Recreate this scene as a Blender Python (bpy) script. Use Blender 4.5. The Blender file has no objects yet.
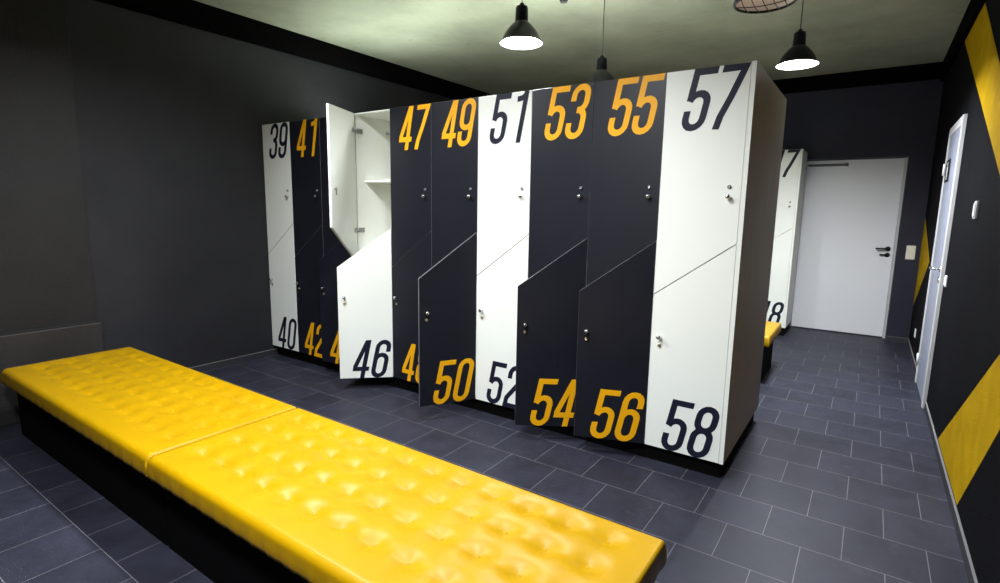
import bpy, bmesh, math, random
from mathutils import Vector, Matrix

random.seed(7)
SC = bpy.context.scene
COL = SC.collection
PI = math.pi

# ------------------------------------------------------------------ materials
def new_mat(name):
    m = bpy.data.materials.new(name)
    m.use_nodes = True
    nt = m.node_tree
    b = nt.nodes['Principled BSDF']
    return m, nt, b

def plain(name, col, rough=0.5, metal=0.0, spec=0.5):
    m, nt, b = new_mat(name)
    b.inputs['Base Color'].default_value = (*col, 1)
    b.inputs['Roughness'].default_value = rough
    b.inputs['Metallic'].default_value = metal
    b.inputs['Specular IOR Level'].default_value = spec
    return m

def noisy(name, c0, c1, scale, rough=0.6, bump=0.0, bscale=None, detail=6, spec=0.5, stretch=(1, 1, 1)):
    m, nt, b = new_mat(name)
    tc = nt.nodes.new('ShaderNodeTexCoord')
    mp = nt.nodes.new('ShaderNodeMapping')
    mp.inputs['Scale'].default_value = stretch
    nt.links.new(tc.outputs['Object'], mp.inputs['Vector'])
    n = nt.nodes.new('ShaderNodeTexNoise')
    n.inputs['Scale'].default_value = scale
    n.inputs['Detail'].default_value = detail
    nt.links.new(mp.outputs['Vector'], n.inputs['Vector'])
    r = nt.nodes.new('ShaderNodeValToRGB')
    r.color_ramp.elements[0].position = 0.35
    r.color_ramp.elements[1].position = 0.68
    r.color_ramp.elements[0].color = (*c0, 1)
    r.color_ramp.elements[1].color = (*c1, 1)
    nt.links.new(n.outputs['Fac'], r.inputs['Fac'])
    nt.links.new(r.outputs['Color'], b.inputs['Base Color'])
    b.inputs['Roughness'].default_value = rough
    b.inputs['Specular IOR Level'].default_value = spec
    if bump:
        n2 = nt.nodes.new('ShaderNodeTexNoise')
        n2.inputs['Scale'].default_value = bscale or scale * 6
        n2.inputs['Detail'].default_value = 4
        nt.links.new(tc.outputs['Object'], n2.inputs['Vector'])
        bp = nt.nodes.new('ShaderNodeBump')
        bp.inputs['Strength'].default_value = bump
        bp.inputs['Distance'].default_value = 0.01
        nt.links.new(n2.outputs['Fac'], bp.inputs['Height'])
        nt.links.new(bp.outputs['Normal'], b.inputs['Normal'])
    return m

def emit(name, col, strength):
    m, nt, b = new_mat(name)
    b.inputs['Base Color'].default_value = (0.9, 0.9, 0.9, 1)
    b.inputs['Emission Color'].default_value = (*col, 1)
    b.inputs['Emission Strength'].default_value = strength
    return m

def floor_mat():
    m, nt, b = new_mat('slate_tile')
    L = nt.links
    tc = nt.nodes.new('ShaderNodeTexCoord')
    mp = nt.nodes.new('ShaderNodeMapping')
    mp.inputs['Location'].default_value = (-3.5345 + 0.2933 * 40, 0.3755 + 0.2868 * 40, 0)
    L.new(tc.outputs['Object'], mp.inputs['Vector'])
    br = nt.nodes.new('ShaderNodeTexBrick')
    br.offset = 0.5; br.offset_frequency = 2; br.squash = 1.0
    br.inputs['Scale'].default_value = 1.0
    br.inputs['Brick Width'].default_value = 0.2933
    br.inputs['Row Height'].default_value = 0.2868
    br.inputs['Mortar Size'].default_value = 0.0017
    br.inputs['Mortar Smooth'].default_value = 0.1
    br.inputs['Bias'].default_value = 0.0
    br.inputs['Color1'].default_value = (0.021, 0.022, 0.034, 1)
    br.inputs['Color2'].default_value = (0.027, 0.028, 0.043, 1)
    br.inputs['Mortar'].default_value = (0.14, 0.14, 0.145, 1)
    L.new(mp.outputs['Vector'], br.inputs['Vector'])
    n = nt.nodes.new('ShaderNodeTexNoise'); n.inputs['Scale'].default_value = 5.0; n.inputs['Detail'].default_value = 9; n.inputs['Roughness'].default_value = 0.65
    L.new(tc.outputs['Object'], n.inputs['Vector'])
    r = nt.nodes.new('ShaderNodeMapRange')
    r.inputs['From Min'].default_value = 0.3; r.inputs['From Max'].default_value = 0.7
    r.inputs['To Min'].default_value = 0.72; r.inputs['To Max'].default_value = 1.3
    L.new(n.outputs['Fac'], r.inputs['Value'])
    mx = nt.nodes.new('ShaderNodeMix'); mx.data_type = 'RGBA'; mx.blend_type = 'MULTIPLY'
    mx.inputs['Factor'].default_value = 1.0
    L.new(br.outputs['Color'], mx.inputs['A']); L.new(r.outputs['Result'], mx.inputs['B'])
    # dusty scuffs
    n3 = nt.nodes.new('ShaderNodeTexNoise'); n3.inputs['Scale'].default_value = 2.3; n3.inputs['Detail'].default_value = 12; n3.inputs['Roughness'].default_value = 0.75
    L.new(tc.outputs['Object'], n3.inputs['Vector'])
    r3 = nt.nodes.new('ShaderNodeMapRange')
    r3.inputs['From Min'].default_value = 0.58; r3.inputs['From Max'].default_value = 0.8
    r3.inputs['To Min'].default_value = 0.0; r3.inputs['To Max'].default_value = 0.35
    L.new(n3.outputs['Fac'], r3.inputs['Value'])
    mx2 = nt.nodes.new('ShaderNodeMix'); mx2.data_type = 'RGBA'
    L.new(r3.outputs['Result'], mx2.inputs['Factor'])
    L.new(mx.outputs['Result'], mx2.inputs['A']); mx2.inputs['B'].default_value = (0.12, 0.12, 0.13, 1)
    L.new(mx2.outputs['Result'], b.inputs['Base Color'])
    rr = nt.nodes.new('ShaderNodeMapRange')
    rr.inputs['To Min'].default_value = 0.42; rr.inputs['To Max'].default_value = 0.62
    L.new(n.outputs['Fac'], rr.inputs['Value']); L.new(rr.outputs['Result'], b.inputs['Roughness'])
    b.inputs['Specular IOR Level'].default_value = 0.25
    n2 = nt.nodes.new('ShaderNodeTexNoise'); n2.inputs['Scale'].default_value = 60; n2.inputs['Detail'].default_value = 5
    L.new(tc.outputs['Object'], n2.inputs['Vector'])
    ad = nt.nodes.new('ShaderNodeMath'); ad.operation = 'MULTIPLY_ADD'
    ad.inputs[1].default_value = -1.2
    L.new(br.outputs['Fac'], ad.inputs[0]); L.new(n2.outputs['Fac'], ad.inputs[2])
    bp = nt.nodes.new('ShaderNodeBump'); bp.inputs['Strength'].default_value = 0.25; bp.inputs['Distance'].default_value = 0.004
    L.new(ad.outputs[0], bp.inputs['Height']); L.new(bp.outputs['Normal'], b.inputs['Normal'])
    return m

def concrete_mat():
    m, nt, b = new_mat('ceiling_concrete')
    L = nt.links
    tc = nt.nodes.new('ShaderNodeTexCoord')
    n = nt.nodes.new('ShaderNodeTexNoise'); n.inputs['Scale'].default_value = 1.3; n.inputs['Detail'].default_value = 10; n.inputs['Roughness'].default_value = 0.62
    L.new(tc.outputs['Object'], n.inputs['Vector'])
    r = nt.nodes.new('ShaderNodeValToRGB')
    r.color_ramp.elements[0].position = 0.3; r.color_ramp.elements[1].position = 0.7
    r.color_ramp.elements[0].color = (0.255, 0.278, 0.195, 1)
    r.color_ramp.elements[1].color = (0.42, 0.448, 0.33, 1)
    L.new(n.outputs['Fac'], r.inputs['Fac'])
    # small stains
    v = nt.nodes.new('ShaderNodeTexNoise'); v.inputs['Scale'].default_value = 9; v.inputs['Detail'].default_value = 6
    L.new(tc.outputs['Object'], v.inputs['Vector'])
    mr = nt.nodes.new('ShaderNodeMapRange')
    mr.inputs['From Min'].default_value = 0.66; mr.inputs['From Max'].default_value = 0.74
    mr.inputs['To Min'].default_value = 0.0; mr.inputs['To Max'].default_value = 0.35
    L.new(v.outputs['Fac'], mr.inputs['Value'])
    mx = nt.nodes.new('ShaderNodeMix'); mx.data_type = 'RGBA'
    L.new(mr.outputs['Result'], mx.inputs['Factor']); L.new(r.outputs['Color'], mx.inputs['A'])
    mx.inputs['B'].default_value = (0.20, 0.185, 0.13, 1)
    L.new(mx.outputs['Result'], b.inputs['Base Color'])
    b.inputs['Roughness'].default_value = 0.85
    bp = nt.nodes.new('ShaderNodeBump'); bp.inputs['Strength'].default_value = 0.3; bp.inputs['Distance'].default_value = 0.01
    L.new(v.outputs['Fac'], bp.inputs['Height']); L.new(bp.outputs['Normal'], b.inputs['Normal'])
    return m

M = {}
M['floor'] = floor_mat()
M['ceiling'] = concrete_mat()
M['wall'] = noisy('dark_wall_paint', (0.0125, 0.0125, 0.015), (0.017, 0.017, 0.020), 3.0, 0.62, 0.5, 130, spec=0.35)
M['wall_right'] = noisy('shade_dimmed_wall_paint', (0.0045, 0.0045, 0.0055), (0.0065, 0.0065, 0.008), 3.0, 0.9, 0.4, 120, spec=0.04)  # same paint as the other walls, darkened to put shade into the colour
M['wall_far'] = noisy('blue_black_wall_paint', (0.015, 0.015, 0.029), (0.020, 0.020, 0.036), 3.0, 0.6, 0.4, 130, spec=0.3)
M['panel'] = noisy('brown_black_panel', (0.010, 0.009, 0.0085), (0.014, 0.0125, 0.012), 4.0, 0.6, 0.4, 90, spec=0.35)
M['ledge'] = noisy('grey_ledge_paint', (0.016, 0.0145, 0.0135), (0.023, 0.021, 0.0195), 4.0, 0.55, 0.3, 90, spec=0.4)
M['wall_yellow'] = noisy('yellow_wall_paint', (0.36, 0.222, 0.002), (0.45, 0.275, 0.003), 7.0, 0.85, 0.35, 110, spec=0.05)
M['band'] = plain('matt_black_band', (0.002, 0.002, 0.002), 0.95, 0, 0.03)
M['base_tile'] = noisy('baseboard_tile', (0.022, 0.022, 0.028), (0.032, 0.032, 0.038), 6, 0.5)
M['base_edge'] = plain('baseboard_edge', (0.18, 0.175, 0.175), 0.7, 0, 0.1)
M['white'] = noisy('white_laminate', (0.85, 0.88, 0.80), (0.87, 0.895, 0.815), 2.0, 0.42, 0.02, 200, spec=0.4)
M['white_in'] = plain('white_interior', (0.88, 0.895, 0.82), 0.5, 0, 0.4)
M['black'] = noisy('anthracite_laminate', (0.008, 0.009, 0.0145), (0.0105, 0.0115, 0.018), 2.5, 0.42, 0.03, 220, spec=0.35)
M['edge'] = plain('grey_edge_band', (0.12, 0.12, 0.125), 0.45)
M['side'] = noisy('greige_side_laminate', (0.34, 0.315, 0.285), (0.39, 0.36, 0.325), 6.0, 0.5, 0.05, 160, spec=0.3, stretch=(1, 6, 0.4))
M['plinth'] = plain('black_plinth', (0.004, 0.004, 0.004), 0.8, 0, 0.08)
M['num_yellow'] = plain('yellow_number_film', (0.88, 0.415, 0.002), 0.5, 0, 0.3)
M['num_black'] = plain('navy_number_film', (0.010, 0.0115, 0.026), 0.5, 0, 0.2)
M['chrome'] = plain('brushed_steel', (0.72, 0.72, 0.72), 0.22, 1.0)
M['chrome_dark'] = plain('dull_steel', (0.33, 0.33, 0.33), 0.35, 1.0)
M['brass'] = plain('lock_brass', (0.55, 0.42, 0.25), 0.35, 1.0)
M['leather'] = noisy('yellow_leatherette', (0.355, 0.200, 0.0001), (0.385, 0.216, 0.0001), 5.0, 0.37, 0.04, 260, spec=0.18)
M['bench_base'] = plain('black_bench_base', (0.003, 0.003, 0.003), 0.8, 0, 0.05)
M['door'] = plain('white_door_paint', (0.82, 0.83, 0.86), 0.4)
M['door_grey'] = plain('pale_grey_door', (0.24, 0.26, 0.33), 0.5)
M['frame'] = plain('white_frame_paint', (0.52, 0.52, 0.52), 0.5)
M['lever'] = plain('black_lever', (0.02, 0.02, 0.022), 0.35, 0.6)
M['rail'] = plain('grey_closer_rail', (0.10, 0.10, 0.085), 0.5)
M['switch'] = plain('cream_plastic', (0.78, 0.76, 0.66), 0.35)
M['plastic'] = plain('white_plastic', (0.75, 0.75, 0.73), 0.35)
M['sign'] = plain('black_sign_plate', (0.012, 0.013, 0.015), 0.8, 0, 0.05)
M['shade'] = plain('black_lamp_enamel', (0.003, 0.003, 0.006), 0.35, 0.0, 0.15)
M['shade_in'] = plain('grey_lamp_enamel', (0.25, 0.25, 0.26), 0.6)
M['cord'] = plain('black_cable', (0.012, 0.012, 0.012), 0.6)
M['lit'] = emit('lit_diffuser', (0.92, 0.95, 1.0), 290.0)
M['lit_strong'] = emit('strong_lit_diffuser', (0.92, 0.95, 1.0), 820.0)
M['lit_fill'] = emit('ceiling_fill_glow', (0.92, 1.0, 0.95), 29.0)  # glow of the fill light added for the ceiling
M['heat_tube'] = emit('glowing_heater_bulb', (1.0, 0.62, 0.42), 1.0)
M['reflector'] = plain('white_reflector', (0.85, 0.85, 0.85), 0.35)

# ------------------------------------------------------------------ mesh helpers
def box(bm, x0, x1, y0, y1, z0, z1, mi=0):
    vs = [bm.verts.new(p) for p in ((x0, y0, z0), (x1, y0, z0), (x1, y1, z0), (x0, y1, z0),
                                    (x0, y0, z1), (x1, y0, z1), (x1, y1, z1), (x0, y1, z1))]
    for f in ((3, 2, 1, 0), (4, 5, 6, 7), (0, 1, 5, 4), (1, 2, 6, 5), (2, 3, 7, 6), (3, 0, 4, 7)):
        bm.faces.new([vs[i] for i in f]).material_index = mi

def prism(bm, pts, y0, y1, mi=0, mi_side=None, axis='y'):
    """polygon pts (u,v) extruded between two depths; axis y: (u, d, v); axis x: (d, u, v)"""
    def P(u, v, d):
        return (u, d, v) if axis == 'y' else ((d, u, v) if axis == 'x' else (u, v, d))
    a = [bm.verts.new(P(u, v, y0)) for u, v in pts]
    b = [bm.verts.new(P(u, v, y1)) for u, v in pts]
    n = len(pts)
    fs = [bm.faces.new(a), bm.faces.new(b[::-1])]
    for f in fs: f.material_index = mi
    for i in range(n):
        j = (i + 1) % n
        f = bm.faces.new((a[j], a[i], b[i], b[j]))
        f.material_index = mi if mi_side is None else mi_side

def lathe(bm, prof, seg=32, origin=(0, 0, 0), axis='z', mi=0, close=False):
    O = Vector(origin)
    def P(r, h, a):
        c, s = r * math.cos(a), r * math.sin(a)
        if axis == 'z': return O + Vector((c, s, h))
        if axis == 'y': return O + Vector((c, h, s))
        return O + Vector((h, c, s))
    rings = []
    for r, h in prof:
        if r < 1e-6:
            rings.append([bm.verts.new(P(0, h, 0))])
        else:
            rings.append([bm.verts.new(P(r, h, 2 * PI * k / seg)) for k in range(seg)])
    for A, B in zip(rings, rings[1:]):
        for k in range(seg):
            l = (k + 1) % seg
            q = []
            for v in (A[k % len(A)], A[l % len(A)], B[l % len(B)], B[k % len(B)]):
                if v not in q: q.append(v)
            if len(q) >= 3:
                f = bm.faces.new(q); f.material_index = mi; f.smooth = True

def tube(bm, pts, rad, seg=8, mi=0, closed=False):
    pts = [Vector(p) for p in pts]
    n = len(pts); rings = []
    up = None
    for i, p in enumerate(pts):
        a = pts[(i - 1) % n] if (closed or i > 0) else p
        c = pts[(i + 1) % n] if (closed or i < n - 1) else p
        t = (c - a).normalized()
        if up is None:
            up = Vector((0, 0, 1)) if abs(t.z) < 0.9 else Vector((1, 0, 0))
        s = t.cross(up).normalized(); w = s.cross(t).normalized()
        up = w
        rings.append([bm.verts.new(p + rad * (math.cos(2 * PI * k / seg) * s + math.sin(2 * PI * k / seg) * w)) for k in range(seg)])
    m = n if closed else n - 1
    for i in range(m):
        A, B = rings[i], rings[(i + 1) % n]
        for k in range(seg):
            l = (k + 1) % seg
            f = bm.faces.new((A[k], A[l], B[l], B[k])); f.material_index = mi; f.smooth = True
    if not closed:
        bm.faces.new(rings[0][::-1]).material_index = mi
        bm.faces.new(rings[-1]).material_index = mi

def obj(name, bm, mats, parent=None, loc=(0, 0, 0), bevel=0.0, fix=True, bseg=2):
    if fix:
        bmesh.ops.recalc_face_normals(bm, faces=bm.faces[:])
    me = bpy.data.meshes.new(name)
    bm.to_mesh(me); bm.free()
    for m in (mats if isinstance(mats, (list, tuple)) else [mats]):
        me.materials.append(m)
    o = bpy.data.objects.new(name, me)
    COL.objects.link(o)
    o.location = loc
    if parent is not None: o.parent = parent
    if bevel:
        md = o.modifiers.new('bevel', 'BEVEL'); md.width = bevel; md.segments = bseg; md.limit_method = 'ANGLE'
    return o

def tag(o, label, cat, group=None):
    o['label'] = label; o['category'] = cat
    if group: o['group'] = group
    return o

def thing(name, label, cat, loc=(0, 0, 0), group=None):
    o = bpy.data.objects.new(name, None); COL.objects.link(o)
    o.location = loc; o.empty_display_size = 0.1
    return tag(o, label, cat, group)

def struct(name, bm, mats, parent=None, **k):
    o = obj(name, bm, mats, parent, **k)
    if parent is None: o['kind'] = 'structure'
    return o

B = bmesh.new

# ------------------------------------------------------------------ the room
XL, XR, YF, YB, H = -0.004, 4.985, 4.5, -4.6, 2.96
ZB = 2.765          # underside of the black band at the top of the walls

bm = B(); box(bm, XL - 0.15, XR + 0.15, YB - 0.15, YF + 0.35, -0.1, 0.0)
struct('floor', bm, M['floor'])
bm = B(); box(bm, XL - 0.15, XR + 0.15, YB - 0.15, YF + 0.35, H, H + 0.1)
struct('ceiling', bm, M['ceiling'])
bm = B(); box(bm, XL - 0.15, XL, YB - 0.15, YF, 0, H)
struct('wall_left', bm, M['wall'])
bm = B(); box(bm, XL, XR, YB - 0.15, YB, 0, H)
struct('wall_back', bm, M['wall'])

# protruding wall section and its low ledge
PX, PY = 0.075, -1.385
bm = B(); box(bm, XL, PX, YB, PY, 0.0, ZB)
struct('trim_1', bm, M['panel'], bevel=0.003)
bm = B(); box(bm, PX, 0.185, YB, PY - 0.012, 0.0, 0.575)
struct('trim_2', bm, M['ledge'], bevel=0.006)

# right wall with painted yellow chevrons
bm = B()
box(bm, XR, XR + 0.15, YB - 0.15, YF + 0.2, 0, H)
def chev(pts):
    prism(bm, pts, XR - 0.0012, XR + 0.0005, 1, 1, axis='x')
S1 = (2.749 - 1.605) / (2.914 - 0.562)          # rise of the upper arm
AY, AZ = -0.46, 1.117                            # inner point of the chevron
def up_in(z): return AY + (z - AZ) / S1
chev([(up_in(2.764), 2.764), (AY, AZ), (-0.755, AZ), (up_in(2.764) - 0.95, 2.764)])
def lo_in(z): return AY + (AZ - z) * (1.178 + 0.46) / (AZ - 0.086)
chev([(AY, AZ), (lo_in(0.07), 0.07), (0.297, 0.07), (-0.755, AZ)])
chev([(4.4995, 1.385), (3.32, 0.99), (4.4995, 0.42)])
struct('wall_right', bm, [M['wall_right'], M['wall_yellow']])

# far wall with a door recess
DX0, DX1, DZ = 3.795, 4.778, 2.03
bm = B()
box(bm, XL, DX0, YF, YF + 0.2, 0, H)
box(bm, DX1, XR, YF, YF + 0.2, 0, H)
box(bm, DX0, DX1, YF, YF + 0.2, DZ, H)
bmesh.ops.remove_doubles(bm, verts=bm.verts[:], dist=1e-5)
struct('wall_far', bm, M['wall_far'])

# black band at the top of the walls
bm = B(); box(bm, XL, XL + 0.03, YB, YF, ZB, H)
struct('trim_3', bm, M['band'])
bm = B(); box(bm, XL + 0.03, XR - 0.03, YF - 0.03, YF, ZB + 0.03, H)
struct('trim_4', bm, M['band'])
bm = B(); box(bm, XR - 0.03, XR, YB, YF, ZB, H)
struct('trim_5', bm, M['band'])

# baseboards with a pale top edge
def baseboard(name, segs):
    bm = B()
    for (x0, x1, y0, y1) in segs:
        box(bm, x0, x1, y0, y1, 0, 0.055, 0)
        box(bm, x0, x1, y0, y1, 0.055, 0.058, 1)
    struct(name, bm, [M['base_tile'], M['base_edge']])
baseboard('baseboard_left', [(XL, XL + 0.009, PY, YF)])
baseboard('baseboard_right', [(XR - 0.010, XR, YB, 2.035), (XR - 0.010, XR, 2.85, YF)])
baseboard('baseboard_far', [(XL + 0.009, DX0, YF - 0.009, YF), (DX1, XR - 0.010, YF - 0.009, YF)])

# far door, set back in the wall
bm = B(); box(bm, DX0 + 0.012, DX1 - 0.028, 0, 0.04, 0.012, DZ - 0.008)
d1 = struct('door_1', bm, M['door'], loc=(0, YF + 0.150, 0), bevel=0.002)
bm = B()
box(bm, DX1 - 0.026, DX1 - 0.001, -0.02, 0.06, 0, DZ - 0.004)
box(bm, DX0 + 0.001, DX0 + 0.011, -0.005, 0.06, 0, DZ - 0.004)
obj('door_frame', bm, M['frame'], d1)
bm = B(); box(bm, 3.83, 4.222, -0.022, 0, 1.955, 1.982); box(bm, 4.20, 4.235, -0.027, 0, 1.950, 1.987)
obj('closer_rail', bm, M['rail'], d1, bevel=0.003)
bm = B()
lathe(bm, [(0, -0.008), (0.025, -0.008), (0.026, 0)], 20, (4.700, 0, 1.025), 'y')
tube(bm, [(4.700, -0.004, 1.025), (4.700, -0.045, 1.025), (4.688, -0.052, 1.025), (4.585, -0.052, 1.025)], 0.010, 10)
lathe(bm, [(0, -0.008), (0.025, -0.008), (0.026, 0)], 20, (4.700, 0, 0.955), 'y')
tube(bm, [(4.700, -0.002, 0.955), (4.700, -0.03, 0.955), (4.665, -0.034, 0.957), (4.625, -0.034, 0.958)], 0.008, 8)
obj('door_handle', bm, M['lever'], d1)

# side door on the right wall
FY0, FY1, FZ = 2.045, 2.845, 2.085
bm = B(); box(bm, 0, 0.018, FY0 + 0.06, FY1 - 0.06, 0.008, FZ - 0.06)
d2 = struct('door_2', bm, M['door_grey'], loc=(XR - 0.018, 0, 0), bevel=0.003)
bm = B()
for (y0, y1, z0, z1) in ((FY0, FY0 + 0.062, 0, FZ), (FY1 - 0.062, FY1, 0, FZ), (FY0 + 0.062, FY1 - 0.062, FZ - 0.062, FZ)):
    box(bm, -0.004, 0.018, y0, y1, z0, z1)
for (y0, y1, z0, z1) in ((FY0 + 0.018, FY0 + 0.034, 0, FZ - 0.02), (FY1 - 0.034, FY1 - 0.018, 0, FZ - 0.02)):
    box(bm, -0.007, -0.004, y0, y1, z0, z1)
obj('door_frame', bm, M['frame'], d2, bevel=0.002)
bm = B()
lathe(bm, [(0, -0.006), (0.024, -0.006), (0.025, 0)], 18, (0, FY0 + 0.115, 1.02), 'x')
tube(bm, [(0, FY0 + 0.115, 1.02), (-0.045, FY0 + 0.115, 1.02), (-0.05, FY0 + 0.13, 1.02), (-0.05, FY0 + 0.23, 1.02)], 0.009, 8)
lathe(bm, [(0, -0.006), (0.022, -0.006), (0.023, 0)], 18, (0, FY0 + 0.115, 0.94), 'x')
obj('door_handle', bm, M['chrome'], d2)
for hz in (0.21, 1.765):
    bm = B(); lathe(bm, [(0, -0.045), (0.008, -0.045), (0.008, 0.045), (0, 0.045)], 14, (-0.012, FY1 - 0.062, hz), 'z')
    obj('hinge', bm, M['plastic'], d2)
# pictogram plate on the side door
bm = B()
box(bm, -0.004, 0, -0.125, 0.125, -0.085, 0.085, 0)
lathe(bm, [(0, -0.0055), (0.016, -0.0055), (0.016, -0.004)], 16, (0, 0.0, 0.052), 'x', 1)
prism(bm, [(-0.032, 0.030), (0.032, 0.030), (0.018, -0.066), (-0.018, -0.066)], -0.0055, -0.004, 1, axis='x')
sg = obj('sign_plate', bm, [M['sign'], M['plastic']], None, (XR - 0.0185, 2.615, 1.745))
tag(sg, 'small dark plate with a pale pictogram on the side door', 'sign')

# switches and small fittings on the walls
def wall_plate(name, label, cat, size, loc, axis, mat, rockers=1, rmat=None):
    w, h, d = size
    t = thing(name, label, cat, loc)
    bm = B()
    if axis == 'y': box(bm, -w / 2, w / 2, -d, 0, -h / 2, h / 2)
    else: box(bm, -d, 0, -w / 2, w / 2, -h / 2, h / 2)
    obj('plate', bm, mat, t, bevel=min(w, d, h) * 0.3)
    rh = h / rockers
    for i in range(rockers):
        c = -h / 2 + rh * (i + 0.5)
        bm = B()
        a, b_ = w * 0.38, rh * 0.38
        if axis == 'y': box(bm, -a, a, -d - 0.004, -d + 0.001, c - b_, c + b_)
        else: box(bm, -d - 0.004, -d + 0.001, -a, a, c - b_, c + b_)
        obj('rocker', bm, rmat or mat, t, bevel=0.0015)
    return t
wall_plate('light_switch', 'cream double light switch beside the white far door', 'switch', (0.082, 0.150, 0.010), (4.900, YF, 1.003), 'y', M['switch'], 2)
wall_plate('thermostat', 'small white box high on the dark wall near the yellow stripe', 'thermostat', (0.075, 0.095, 0.012), (XR, 1.02, 1.435), 'x', M['plastic'], 1)
wall_plate('wall_switch', 'white switch on the dark wall beside the side door frame', 'switch', (0.080, 0.075, 0.008), (XR, 1.90, 0.960), 'x', M['plastic'], 1)
t = thing('power_socket', 'small white round-cornered socket low on the wall by the corridor corner', 'socket', (XR, 3.72, 0.262))
bm = B(); box(bm, -0.010, 0, -0.041, 0.041, -0.041, 0.041); obj('plate', bm, M['plastic'], t, bevel=0.004)
bm = B(); lathe(bm, [(0.012, -0.004), (0.022, -0.011), (0.024, -0.009)], 20, (0, 0, 0), 'x'); obj('insert', bm, M['plastic'], t)

# ------------------------------------------------------------------ numerals (condensed, slanted)
DW, DH, DT, SH = 0.116, 0.297, 0.033, 0.205

def arc(cx, cy, rx, ry, a0, a1, n=8):
    return [(cx + rx * math.cos(math.radians(a0 + (a1 - a0) * i / n)), cy + ry * math.sin(math.radians(a0 + (a1 - a0) * i / n))) for i in range(n + 1)]

def strokes(ch):
    a, b = DT / 2, DW - DT / 2
    lo, hi = DT / 2, DH - DT / 2
    m = (a + b) / 2; r = (b - a) / 2; q = r * 1.05
    mid = DH * 0.53
    if ch == '0':
        return [(arc(m, hi - q, r, q, 0, 180) + arc(m, lo + q, r, q, 180, 360), True)]
    if ch == '1':
        return [([(b - 0.012, 0), (b - 0.012, DH)], False), ([(a + 0.012, hi - 0.026), (b - 0.034, hi - 0.020), (b - 0.012, hi)], False)]
    if ch == '2':
        return [([(a, hi - q - 0.035)] + arc(m, hi - q, r, q, 180, 0) + [(b, hi - q - 0.045), (a + 0.004, lo + 0.05), (a + 0.001, lo), (DW, lo)], False)]
    if ch == '3':
        return [([(a, hi - q - 0.03)] + arc(m, hi - q, r, q, 180, 0) + arc(m, mid + q, r, q, 0, -80, 5) + [(m - 0.008, mid)], False),
                ([(m - 0.008, mid)] + arc(m, mid - q, r, q, 80, 0, 5) + arc(m, lo + q, r, q, 0, -180) + [(a, lo + q + 0.03)], False)]
    if ch == '4':
        return [([(DW * 0.70, 0), (DW * 0.70, DH)], False), ([(DW * 0.62, hi + 0.012), (a - 0.004, DH * 0.27 + 0.004)], False), ([(0, DH * 0.245), (DW + 0.004, DH * 0.245)], False)]
    if ch == '5':
        return [([(DW, hi), (a, hi), (a, mid - 0.012)], False),
                ([(a, mid + 0.005 - 0.02)] + arc(m, mid + 0.018 - q + 0.002, r, q, 150, 0) + arc(m, lo + q, r, q, 0, -180) + [(a, lo + q + 0.038)], False)]
    if ch == '6':
        return [(arc(m, mid + 0.022 - q, r, q, 0, 180) + arc(m, lo + q, r, q, 180, 360), True),
                ([(a, mid - 0.03)] + [(a, hi - q)] + arc(m, hi - q, r, q, 180, 0) + [(b, hi - q - 0.035)], False)]
    if ch == '7':
        return [([(0, hi), (b + 0.003, hi), (b - 0.004, hi - 0.03), (m + 0.014, DH * 0.5), (m - 0.012, DH * 0.2), (m - 0.018, 0)], False)]
    if ch == '8':
        return [(arc(m, hi - q, r * 0.97, q, 0, 180) + arc(m, mid + q, r * 0.97, q, 180, 360), True),
                (arc(m, mid - q, r, q, 0, 180) + arc(m, lo + q, r, q, 180, 360), True)]
    if ch == '9':
        return [([(m + m - x, DH - y) for x, y in p], c) for p, c in strokes('6')]

def ribbon(bm, pts, closed, ox, oz, y):
    P = []
    for p in pts:
        v = Vector(p)
        if not P or (v - P[-1]).length > 1e-4: P.append(v)
    if closed and (P[0] - P[-1]).length < 1e-4: P.pop()
    n = len(P); Lr = []
    for i, p in enumerate(P):
        d0 = (p - P[i - 1]).normalized() if (closed or i > 0) else None
        d1 = (P[(i + 1) % n] - p).normalized() if (closed or i < n - 1) else None
        d0 = d0 or d1; d1 = d1 or d0
        n0 = Vector((-d0.y, d0.x)); n1 = Vector((-d1.y, d1.x))
        mm = (n0 + n1)
        mm = mm.normalized() if mm.length > 1e-3 else n0
        k = min(1.5, 1.0 / max(0.3, mm.dot(n0)))
        Lr.append((p + mm * DT / 2 * k, p - mm * DT / 2 * k))
    def V(q):
        z = min(max(q.y, 0.0), DH)
        return bm.verts.new((ox + q.x + SH * z, y, oz + z))
    vs = [(V(a), V(b)) for a, b in Lr]
    for i in range(n if closed else n - 1):
        (a0, b0), (a1, b1) = vs[i], vs[(i + 1) % n]
        bm.faces.new((a0, b0, b1, a1))

def number_bm(txt, x_right, z0, y, gap=0.020):
    """two digits whose slanted top right corner reaches x_right"""
    bm = B()
    pitch = DW + gap
    x = x_right - SH * DH - DW - pitch * (len(txt) - 1)
    for ch in txt:
        for n_, (p, c) in enumerate(strokes(ch)):
            ribbon(bm, p, c, x, z0, y - 0.0003 * n_)
        x += pitch
    for f in bm.faces:
        f.normal_update()
        if f.normal.y > 0: f.normal_flip()
    return bm

# ------------------------------------------------------------------ locker columns
W = 0.3992
ZT, Z0 = 2.1, 0.1
ZL, ZR = 0.956, 1.247            # slanted seam: height at its left and right end
G = 0.0013                        # half gap between doors
TH = 0.018
BD = 1.04                         # depth of the double-sided row

def knob_bm(x, z, out=1):
    bm = B()
    lathe(bm, [(0.0, 0.0), (0.0055, 0.0), (0.005, 0.010), (0.010, 0.014), (0.0125, 0.020), (0.0115, 0.027), (0.007, 0.031), (0, 0.032)], 16, (0, 0, 0), 'y')
    bmesh.ops.scale(bm, vec=(1, -1, 1), verts=bm.verts[:])
    bmesh.ops.translate(bm, vec=(x, 0, z), verts=bm.verts[:])
    return bm

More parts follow.
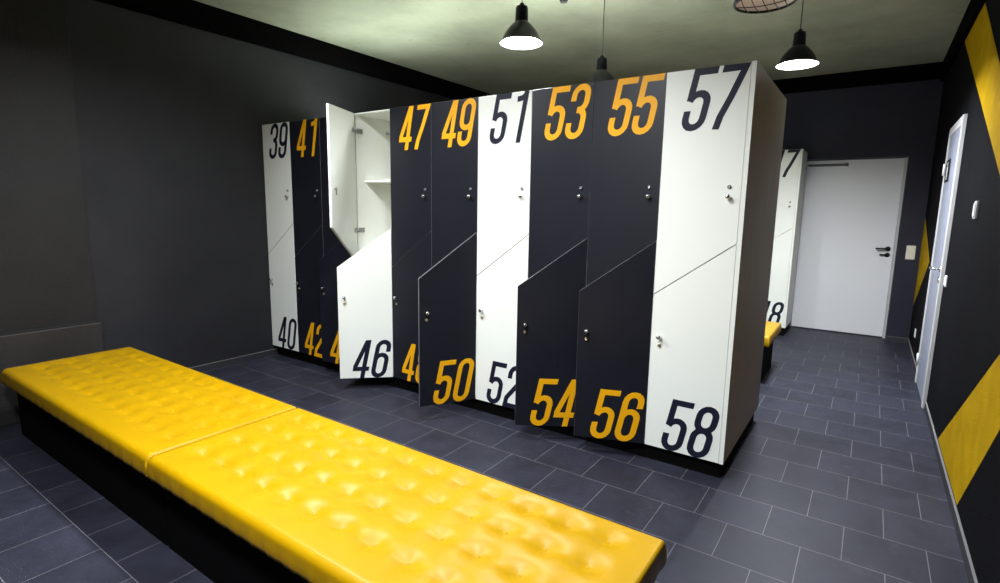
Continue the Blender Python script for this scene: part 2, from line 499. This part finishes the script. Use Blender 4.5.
def lock_bm(x, z):
    bm = B()
    lathe(bm, [(0.0095, 0.0), (0.0095, -0.006), (0.008, -0.008), (0.003, -0.008), (0.003, -0.0055), (0, -0.0055)], 16, (x, 0, z), 'y')
    return bm

def hinge_bm(z, side):
    """concealed hinge: a cup on the door's back and an arm; local to the door (hinge line at x=0)"""
    bm = B(); s = side
    lathe(bm, [(0, TH + 0.012), (0.016, TH + 0.011), (0.0175, TH)], 16, (s * 0.035, 0, z), 'y')
    box(bm, min(s * 0.004, s * 0.040), max(s * 0.004, s * 0.040), TH + 0.004, TH + 0.020, z - 0.008, z + 0.008)
    return bm

def seam_z(x, full=W):
    return ZL + (ZR - ZL) * x / full

def make_door(cab, upper, colour, txt, numcol, angle, dressed=True, word=''):
    mat = M['white'] if colour == 'white' else M['black']
    em = M['white'] if colour == 'white' else M['edge']
    bm = B()
    if upper:   # hinged on its left, local x from 0 to W
        pts = [(G, seam_z(0) + 0.003), (W - G, seam_z(W) + 0.003), (W - G, ZT - 0.003), (G, ZT - 0.003)]
        hx = 0.0
    else:       # hinged on its right, local x from -W to 0
        pts = [(-W + G, Z0), (-G, Z0), (-G, seam_z(W) - 0.003), (-W + G, seam_z(0) - 0.003)]
        hx = W
    prism(bm, pts, 0.0, TH, 0, 1)
    d = obj('door', bm, [mat, em], cab, (hx, 0, 0), bevel=0.0008, bseg=1)
    d.rotation_euler.z = -angle if upper else angle
    d['label'] = ('%s %s door numbered %s%s' % (colour, 'upper' if upper else 'lower', txt, word))
    right = W if upper else 0.0
    nb = number_bm(txt, right - (0.006 if upper else 0.001), (ZT - 0.003 - DH) if upper else Z0, -0.0007, 0.020 if upper else 0.023)
    obj('number', nb, numcol, d, fix=False)
    kx = right - 0.056 if upper else -W + 0.049
    kz, lz = (1.477, 1.525) if upper else (0.729, 0.681)
    obj('knob', knob_bm(kx, kz), M['chrome'], d)
    obj('lock', lock_bm(kx, lz), M['chrome_dark'] if upper else M['brass'], d)
    if angle > 0.05:
        s = 1 if upper else -1
        for hz in ((1.972, 1.217) if upper else (1.05, 0.25)):
            obj('hinge', hinge_bm(hz, s), M['chrome_dark'], d)
        bm = B()
        lathe(bm, [(0, 0.016), (0.008, 0.016), (0.009, 0.0)], 12, (kx, TH, lz), 'y')
        box(bm, kx - 0.006, kx + 0.006, TH + 0.010, TH + 0.013, lz - 0.045, lz + 0.01)
        obj('lock_cam', bm, M['chrome_dark'], d)
    return d

def make_column(x, y, up, lo, cu, cl, label, a_up=0.0, a_lo=0.0, depth=BD, group=None, extras=True, right_end=False):
    cab = thing('locker_cabinet', label, 'locker', (x, y, 0), group)
    T = 0.009
    bm = B()
    yb = 0.52 if depth > 0.6 else depth
    box(bm, 0.0003, T, 0.020, yb, Z0, ZT - T)
    box(bm, W - T, W - 0.0003, 0.020, yb, Z0, ZT - T)
    box(bm, 0.0003, W - 0.0003, 0.001 if False else 0.020, depth, ZT - T, ZT)
    box(bm, T, W - T, 0.020, yb, Z0, Z0 + T)
    box(bm, T, W - T, yb - 0.008, yb, Z0 + T, ZT - T)
    if depth > 0.6:
        box(bm, 0.0003, W - 0.0003, depth - 0.016, depth, Z0, ZT - T)
    # slanted floor between the two compartments
    prism(bm, [(T, seam_z(T) - 0.005), (W - T, seam_z(W - T) - 0.005), (W - T, seam_z(W - T) + 0.005), (T, seam_z(T) + 0.005)], 0.021, yb - 0.008, 0)
    car = obj('carcass', bm, M['white_in'], cab)
    if a_up > 0.05:
        bm = B(); box(bm, T, W - T, 0.10, yb - 0.008, 1.590, 1.606)
        obj('shelf', bm, M['white_in'], car)
        bm = B()
        lathe(bm, [(0, -0.006), (0.015, -0.006), (0.016, 0)], 14, (W - T, 0.032, 1.925), 'x')
        tube(bm, [(W - T, 0.032, 1.925), (W - T - 0.035, 0.032, 1.925), (W - T - 0.048, 0.032, 1.930)], 0.006, 8)
        lathe(bm, [(0, -0.062), (0.010, -0.058), (0.013, -0.050), (0.010, -0.042), (0, -0.040)], 12, (W - T, 0.032, 1.928), 'x')
        obj('coat_hook', bm, M['chrome_dark'], car)
        for hz in (1.972, 1.217):
            bm = B(); box(bm, T, T + 0.006, 0.03, 0.085, hz - 0.018, hz + 0.018); box(bm, T, T + 0.016, 0.015, 0.06, hz - 0.006, hz + 0.006)
            obj('hinge_plate', bm, M['chrome_dark'], car)
    bm = B(); box(bm, 0.0003, W - 0.0003, 0.045, depth - 0.02, 0.0, Z0)
    obj('plinth', bm, M['plinth'], cab)
    cu_n = M['num_black'] if cu == 'white' else M['num_yellow']
    cl_n = M['num_black'] if cl == 'white' else M['num_yellow']
    make_door(cab, True, cu, up, cu_n, a_up, word=', standing wide open' if a_up > 0.3 else '')
    make_door(cab, False, cl, lo, cl_n, a_lo, word=', ajar' if a_lo > 0.03 else '')
    return cab

R_ = math.radians
COLS = [
    ('39', '40', 'white', 'white', 0, 0, 'white locker column numbered 39 over 40 at the wall end'),
    ('41', '42', 'black', 'black', 0, 0, 'black locker column numbered 41 over 42'),
    ('43', '44', 'black', 'black', 0, 8, 'black locker column numbered 44, mostly hidden behind the open white doors'),
    ('45', '46', 'white', 'white', 66, 43.5, 'white locker column with its upper door wide open and 46 ajar'),
    ('47', '48', 'black', 'black', 0, 0, 'black locker column numbered 47 over 48 beside the open white one'),
    ('49', '50', 'black', 'black', 0, 60, 'black locker column numbered 49 with lower door 50 swung far out'),
    ('51', '52', 'white', 'white', 0, 0, 'white locker column numbered 51 over 52 in mid row'),
    ('53', '54', 'black', 'black', 0, 33, 'black locker column numbered 53 with lower door 54 ajar'),
    ('55', '56', 'black', 'black', 0, 20, 'black locker column numbered 55 with lower door 56 slightly ajar'),
    ('57', '58', 'white', 'white', 0, 0, 'white locker column numbered 57 over 58 at the corridor end'),
]
for k, (u_, l_, cu, cl, au, al, lab) in enumerate(COLS):
    make_column(k * W, 0.0, u_, l_, cu, cl, lab, R_(au), R_(al), group='locker row in front of the long bench')

# end panel closing the row
t = thing('end_panel', 'tall greige side panel closing the corridor end of the locker row', 'panel', (10 * W, 0, 0))
bm = B(); box(bm, 0.0005, 0.022, 0.0, BD, Z0, ZT, 0)
for f in bm.faces: pass
obj('board', bm, M['side'], t)
bm = B(); box(bm, 0.0005, 0.022, -0.0015, 0.0, Z0, ZT); obj('edge_band', bm, M['white'], t)
bm = B(); box(bm, 0.0005, 0.004, 0.05, BD - 0.02, 0.0, Z0 - 0.0005); obj('plinth_return', bm, M['plinth'], t)

# second locker row by the far wall: only its end column shows
X2, Y2 = 3.826, 3.977
make_column(X2 - 0.02 - W, Y2, '17', '18', 'white', 'white', 'narrow view of a white locker column numbered 18 by the far door', 0, 0, depth=0.5)
t = thing('end_panel', 'pale side panel of the far lockers beside the white door', 'panel', (X2 - 0.02, Y2, 0))
bm = B(); box(bm, 0.0005, 0.02, 0.0, 0.5, Z0, ZT); obj('board', bm, M['white'], t)
bm = B(); box(bm, 0.0005, 0.004, 0.05, 0.48, 0.0, Z0 - 0.0005); obj('plinth_return', bm, M['plinth'], t)

# ------------------------------------------------------------------ tufted benches
CL, CW, CH0, CH1 = 1.862, 0.685, 0.322, 0.412
PITCH = 0.1443
NBX, NBY = 12, 4

def cushion_bm(bx0, by0):
    """loft of closed sections; tufted top; local origin at the left near corner"""
    bm = B()
    nx, ny = 208, 78
    rad, NR = 0.015, 0.030
    btn = [(bx0 + i * PITCH, by0 + j * PITCH) for i in range(NBX) for j in range(NBY)]
    def soft(u, L, near=0.015):          # rounded pillow edge profile
        d, r0 = (u, near) if u < L - u else (L - u, rad)
        if d >= r0: return 0.0
        return -(r0 - math.sqrt(max(0.0, r0 * r0 - (r0 - d) ** 2)))
    def top(x, y):
        i0 = round((x - bx0) / PITCH); j0 = round((y - by0) / PITCH)
        z = 0.0
        for i in (i0 - 1, i0, i0 + 1):
            for j in (j0 - 1, j0, j0 + 1):
                if 0 <= i < NBX and 0 <= j < NBY:
                    d = math.hypot(x - bx0 - i * PITCH, y - by0 - j * PITCH)
                    z -= 0.0125 * math.exp(-(d / 0.046) ** 2) + 0.0050 * math.exp(-d / 0.010)
        fx, fy = (x - bx0) / PITCH, (y - by0) / PITCH
        if -0.5 < fy < NBY - 0.5:            # shallow valleys along the button rows
            end = min(1.0, max(0.0, (fx + 0.45) / 0.5), max(0.0, (NBX - 0.55 - fx) / 0.5))
            z -= 0.0048 * end * math.exp(-((fy - round(fy)) / 0.20) ** 2)
        return z
    def spread(n, L):                    # extra rows at the rounded edge
        ra = NR if L < 1 else rad
        fa = [ra * (1 - math.cos(PI / 2 * k / 6)) for k in range(7)]
        fb = [rad * (1 - math.cos(PI / 2 * k / 5)) for k in range(6)]
        mid = [ra + (L - ra - rad) * k / n for k in range(1, n)]
        return fa + mid + [L - f for f in fb[::-1]]
    xs, ys = spread(nx, CL), spread(ny, CW)
    grid = {}
    for i, x in enumerate(xs):
        for j, y in enumerate(ys):
            z = CH1 - CH0 + soft(x, CL) + soft(y, CW, NR)
            z = max(z, CH1 - CH0 - NR)
            if rad < x < CL - rad and rad < y < CW - rad: z += top(x, y)
            grid[i, j] = bm.verts.new((x, y, z))
    for i in range(len(xs) - 1):
        for j in range(len(ys) - 1):
            f = bm.faces.new((grid[i, j], grid[i + 1, j], grid[i + 1, j + 1], grid[i, j + 1])); f.smooth = True
    # side walls with a slight bulge and turned-in bottom
    I, J = len(xs) - 1, len(ys) - 1
    loop = [(i, 0) for i in range(I)] + [(I, j) for j in range(J)] + [(i, J) for i in range(I, 0, -1)] + [(0, j) for j in range(J, 0, -1)]
    prev = [grid[k] for k in loop]
    nrm = []
    for (i, j) in loop:
        nx_ = -1 if i == 0 else (1 if i == I else 0); ny_ = -1 if j == 0 else (1 if j == J else 0)
        nrm.append((nx_, ny_))
    hh = CH1 - CH0
    for t, off in ((0.66, 0.0025), (0.33, 0.003), (0.10, 0.0005), (0.0, -0.007)):
        cur = []
        for (i, j), (a, b) in zip(loop, nrm):
            wob = 0.0012 * math.sin(xs[i] * 61 + ys[j] * 47) + 0.0008 * math.sin(xs[i] * 143 + 2 + ys[j] * 90)
            o = off + (wob if 0.05 < t < 0.9 else 0)
            cur.append(bm.verts.new((xs[i] + a * o, ys[j] + b * o, grid[i, j].co.z * t)))
        n = len(cur)
        for k in range(n):
            l = (k + 1) % n
            f = bm.faces.new((prev[k], prev[l], cur[l], cur[k])); f.smooth = True
        prev = cur
    bm.faces.new(prev)
    return bm

def make_bench(x, y, label, btn_off, ends=(1, 1), sx=1.0):
    t = thing('bench', label, 'bench', (x, y, 0), 'yellow tufted benches')
    t.scale.x = sx
    bm = B(); box(bm, 0.05 * ends[0], CL - 0.045 * ends[1], 0.05, CW - 0.05, 0.0, CH0)
    obj('base', bm, M['bench_base'], t, bevel=0.004)
    c = obj('cushion', cushion_bm(*btn_off), M['leather'], t, (0, 0, CH0))
    bm = B(); lathe(bm, [(0, 0.0035), (0.004, 0.003), (0.0068, 0.0008), (0.007, -0.003)], 12)
    first = obj('button', bm, M['leather'], c)
    spots = [(btn_off[0] + i * PITCH, btn_off[1] + j * PITCH) for i in range(NBX) for j in range(NBY)]
    for n_, (bx, by) in enumerate(spots):
        o = first if n_ == 0 else first.copy()
        if n_: COL.objects.link(o); o.parent = c
        o.location = (bx, by, CH1 - CH0 - 0.0210)
    return t
BX, BY = 2.278, -1.983
make_bench(BX, BY, 'yellow tufted bench in front of the black and white lockers, nearer the camera', (0.125, 0.159), (0.02, 1), 0.984)
make_bench(BX - CL * 1.024 - 0.012, BY, 'yellow tufted bench reaching towards the ledge on the dark wall', (0.135, 0.159), (1, 0.02), 1.024)
make_bench(3.935 - CL, 1.905, 'yellow bench mostly hidden behind the locker row, in the corridor', (0.135, 0.126))

# ------------------------------------------------------------------ pendant lamps
def make_lamp(x, y, z, label, s=1.0, lit='lit'):
    """z is the height of the rim"""
    t = thing('pendant_lamp', label, 'lamp', (x, y, z), 'black pendant lamps')
    R0 = 0.140 * s
    outer = [(R0 * 1.06, 0.0), (R0 * 1.055, 0.006), (R0, 0.012), (R0 * 0.93, 0.030), (R0 * 0.84, 0.056), (R0 * 0.70, 0.086), (R0 * 0.52, 0.114), (R0 * 0.40, 0.130), (R0 * 0.33, 0.138)]
    inner = [(r - 0.004, h - 0.001) for r, h in outer[::-1]]
    bm = B()
    lathe(bm, [(r, h * s) for r, h in outer], 48)
    obj('shade', bm, M['shade'], t)
    bm = B(); lathe(bm, [(r, h * s + 0.001) for r, h in inner], 48)
    obj('reflector', bm, M['shade_in'], t, fix=False)
    bm = B(); lathe(bm, [(R0 * 0.32, 0.134 * s), (R0 * 0.325, 0.150 * s), (R0 * 0.305, 0.225 * s), (R0 * 0.27, 0.238 * s), (R0 * 0.12, 0.243 * s), (R0 * 0.11, 0.258 * s), (0, 0.258 * s)], 24)
    obj('socket', bm, M['shade'], t)
    bm = B(); lathe(bm, [(0, 0.040 * s), (R0 * 0.5, 0.041 * s), (R0 * 0.855, 0.044 * s)], 40)
    for f in bm.faces:
        f.normal_update()
        if f.normal.z > 0: f.normal_flip()
    obj('diffuser', bm, M[lit], t, fix=False)
    bm = B(); tube(bm, [(0, 0, 0.255 * s), (0, 0, H - z - 0.02)], 0.0032, 8)
    obj('cord', bm, M['cord'], t)
    bm = B(); lathe(bm, [(0.008, H - z - 0.045), (0.030, H - z - 0.035), (0.042, H - z - 0.002), (0, H - z - 0.0005)], 24)
    obj('ceiling_cup', bm, M['shade'], t)
    return t
make_lamp(2.58, 0.20, 2.44, 'black pendant lamp above the middle of the locker row, its lit face showing', 0.92)
make_lamp(3.967, 1.726, 2.46, 'black pendant lamp over the corridor end of the lockers', 0.93, 'lit_strong')
make_lamp(2.784, 0.976, 2.290, 'black pendant lamp half hidden behind locker 55', 0.87)
make_lamp(3.20, -1.25, 2.55, 'black pendant lamp over the long bench near its free end', 0.95)
make_lamp(1.75, -1.25, 2.66, 'black pendant lamp over the seam of the long bench', 1.1)
make_lamp(3.15, -2.70, 2.50, 'added fill lamp, unseen, over the open floor on the near side of the bench', 1.38)  # unseen lamp added as frontal fill for the lower doors

# unseen fill light added on the locker tops to brighten the ceiling
t = thing('ceiling_fill_light', 'added fill light on top of the lockers, unseen, brightening the ceiling', 'lamp', (0.22, 0.70, ZT))
bm = B()
box(bm, 0, 1.3, -0.06, 0.06, 0.0, 0.006); box(bm, 0, 1.3, -0.06, -0.055, 0.006, 0.055); box(bm, 0, 1.3, 0.055, 0.06, 0.006, 0.055)
box(bm, 0, 0.005, -0.055, 0.055, 0.006, 0.055); box(bm, 1.295, 1.3, -0.055, 0.055, 0.006, 0.055)
obj('housing', bm, M['frame'], t)
bm = B()
bm.faces.new([bm.verts.new(p) for p in ((0.01, -0.05, 0.03), (1.29, -0.05, 0.03), (1.29, 0.05, 0.03), (0.01, 0.05, 0.03))])
obj('fill_panel', bm, M['lit_fill'], t, fix=False)

# wire-caged round lamp near the ceiling
cx, cy, cz = 3.99, 0.20, 2.42
t = thing('caged_lamp', 'wide lamp with a wire guard under a dark rim, at the picture top', 'lamp', (cx, cy, cz))
R1 = 0.137
bm = B()
lathe(bm, [(R1, 0), (R1 + 0.006, 0.006), (R1, 0.018), (R1 * 0.93, 0.06), (R1 * 0.7, 0.11), (R1 * 0.35, 0.135), (0, 0.14)], 40)
obj('shade', bm, M['shade'], t)
bm = B(); lathe(bm, [(0, 0.13), (R1 * 0.34, 0.126), (R1 * 0.68, 0.102), (R1 * 0.9, 0.055), (R1 * 0.97, 0.012), (R1 * 0.99, 0.002)], 40)
obj('reflector', bm, M['reflector'], t, fix=False)
bm = B(); lathe(bm, [(0, 0.025), (0.022, 0.03), (0.034, 0.05), (0.030, 0.075), (0.016, 0.10), (0.015, 0.128)], 20)
obj('bulb', bm, M['heat_tube'], t)
bm = B()
tube(bm, [(R1 * math.cos(2 * PI * k / 40), R1 * math.sin(2 * PI * k / 40), -0.003) for k in range(40)], 0.0065, 8, closed=True)
for o_ in (-0.09, -0.045, 0.0, 0.045, 0.09):
    hl = math.sqrt(R1 ** 2 - o_ ** 2)
    tube(bm, [(o_, -hl + 2 * hl * k / 8, -0.004 - 0.012 * math.sin(PI * k / 8)) for k in range(9)], 0.0022, 6)
tube(bm, [(-R1 + 2 * R1 * k / 8, 0, -0.004 - 0.014 * math.sin(PI * k / 8)) for k in range(9)], 0.0022, 6)
obj('wire_guard', bm, M['shade'], t)
bm = B(); tube(bm, [(0, 0, 0.135), (0, 0, H - cz - 0.001)], 0.008, 10); obj('rod', bm, M['cord'], t)

# small fitting at the picture top
bm = B(); lathe(bm, [(0, 0), (0.018, 0.004), (0.026, 0.02), (0.026, 0.09), (0.016, 0.11), (0.012, H - 2.565 - 0.0005), (0, H - 2.565 - 0.0003)], 20)
o = obj('ceiling_fitting', bm, M['cord'], None, (2.953, 0.06, 2.565))
tag(o, 'small dark rounded fitting hanging from the ceiling between two pendant lamps', 'fitting')

# ------------------------------------------------------------------ camera
f_px = 535.190
F = Vector((-0.56010511, 0.81426125, -0.15251521)); r = Vector((0.82236998, 0.56872172, 0.01622414)); u = Vector((-0.09994939, 0.11633671, 0.98816795))
cam = bpy.data.cameras.new('camera'); co = bpy.data.objects.new('camera', cam); COL.objects.link(co)
mw = Matrix((r, u, -F)).transposed().to_4x4(); mw.translation = (4.530606, -2.827450, 1.399266)
co.matrix_world = mw
cam.sensor_fit = 'HORIZONTAL'; cam.sensor_width = 36.0; cam.lens = f_px / 1000 * 36.0
cam.clip_start = 0.02
SC.camera = co

# ------------------------------------------------------------------ world and view
w = bpy.data.worlds.new('world'); SC.world = w; w.use_nodes = True
bg = w.node_tree.nodes['Background']
bg.inputs['Color'].default_value = (0.9, 0.95, 1.0, 1); bg.inputs['Strength'].default_value = 0.02
SC.view_settings.view_transform = 'Standard'
SC.view_settings.look = 'None'
SC.view_settings.exposure = 0.45
SC.view_settings.gamma = 1.0
SC.view_settings.use_curve_mapping = False
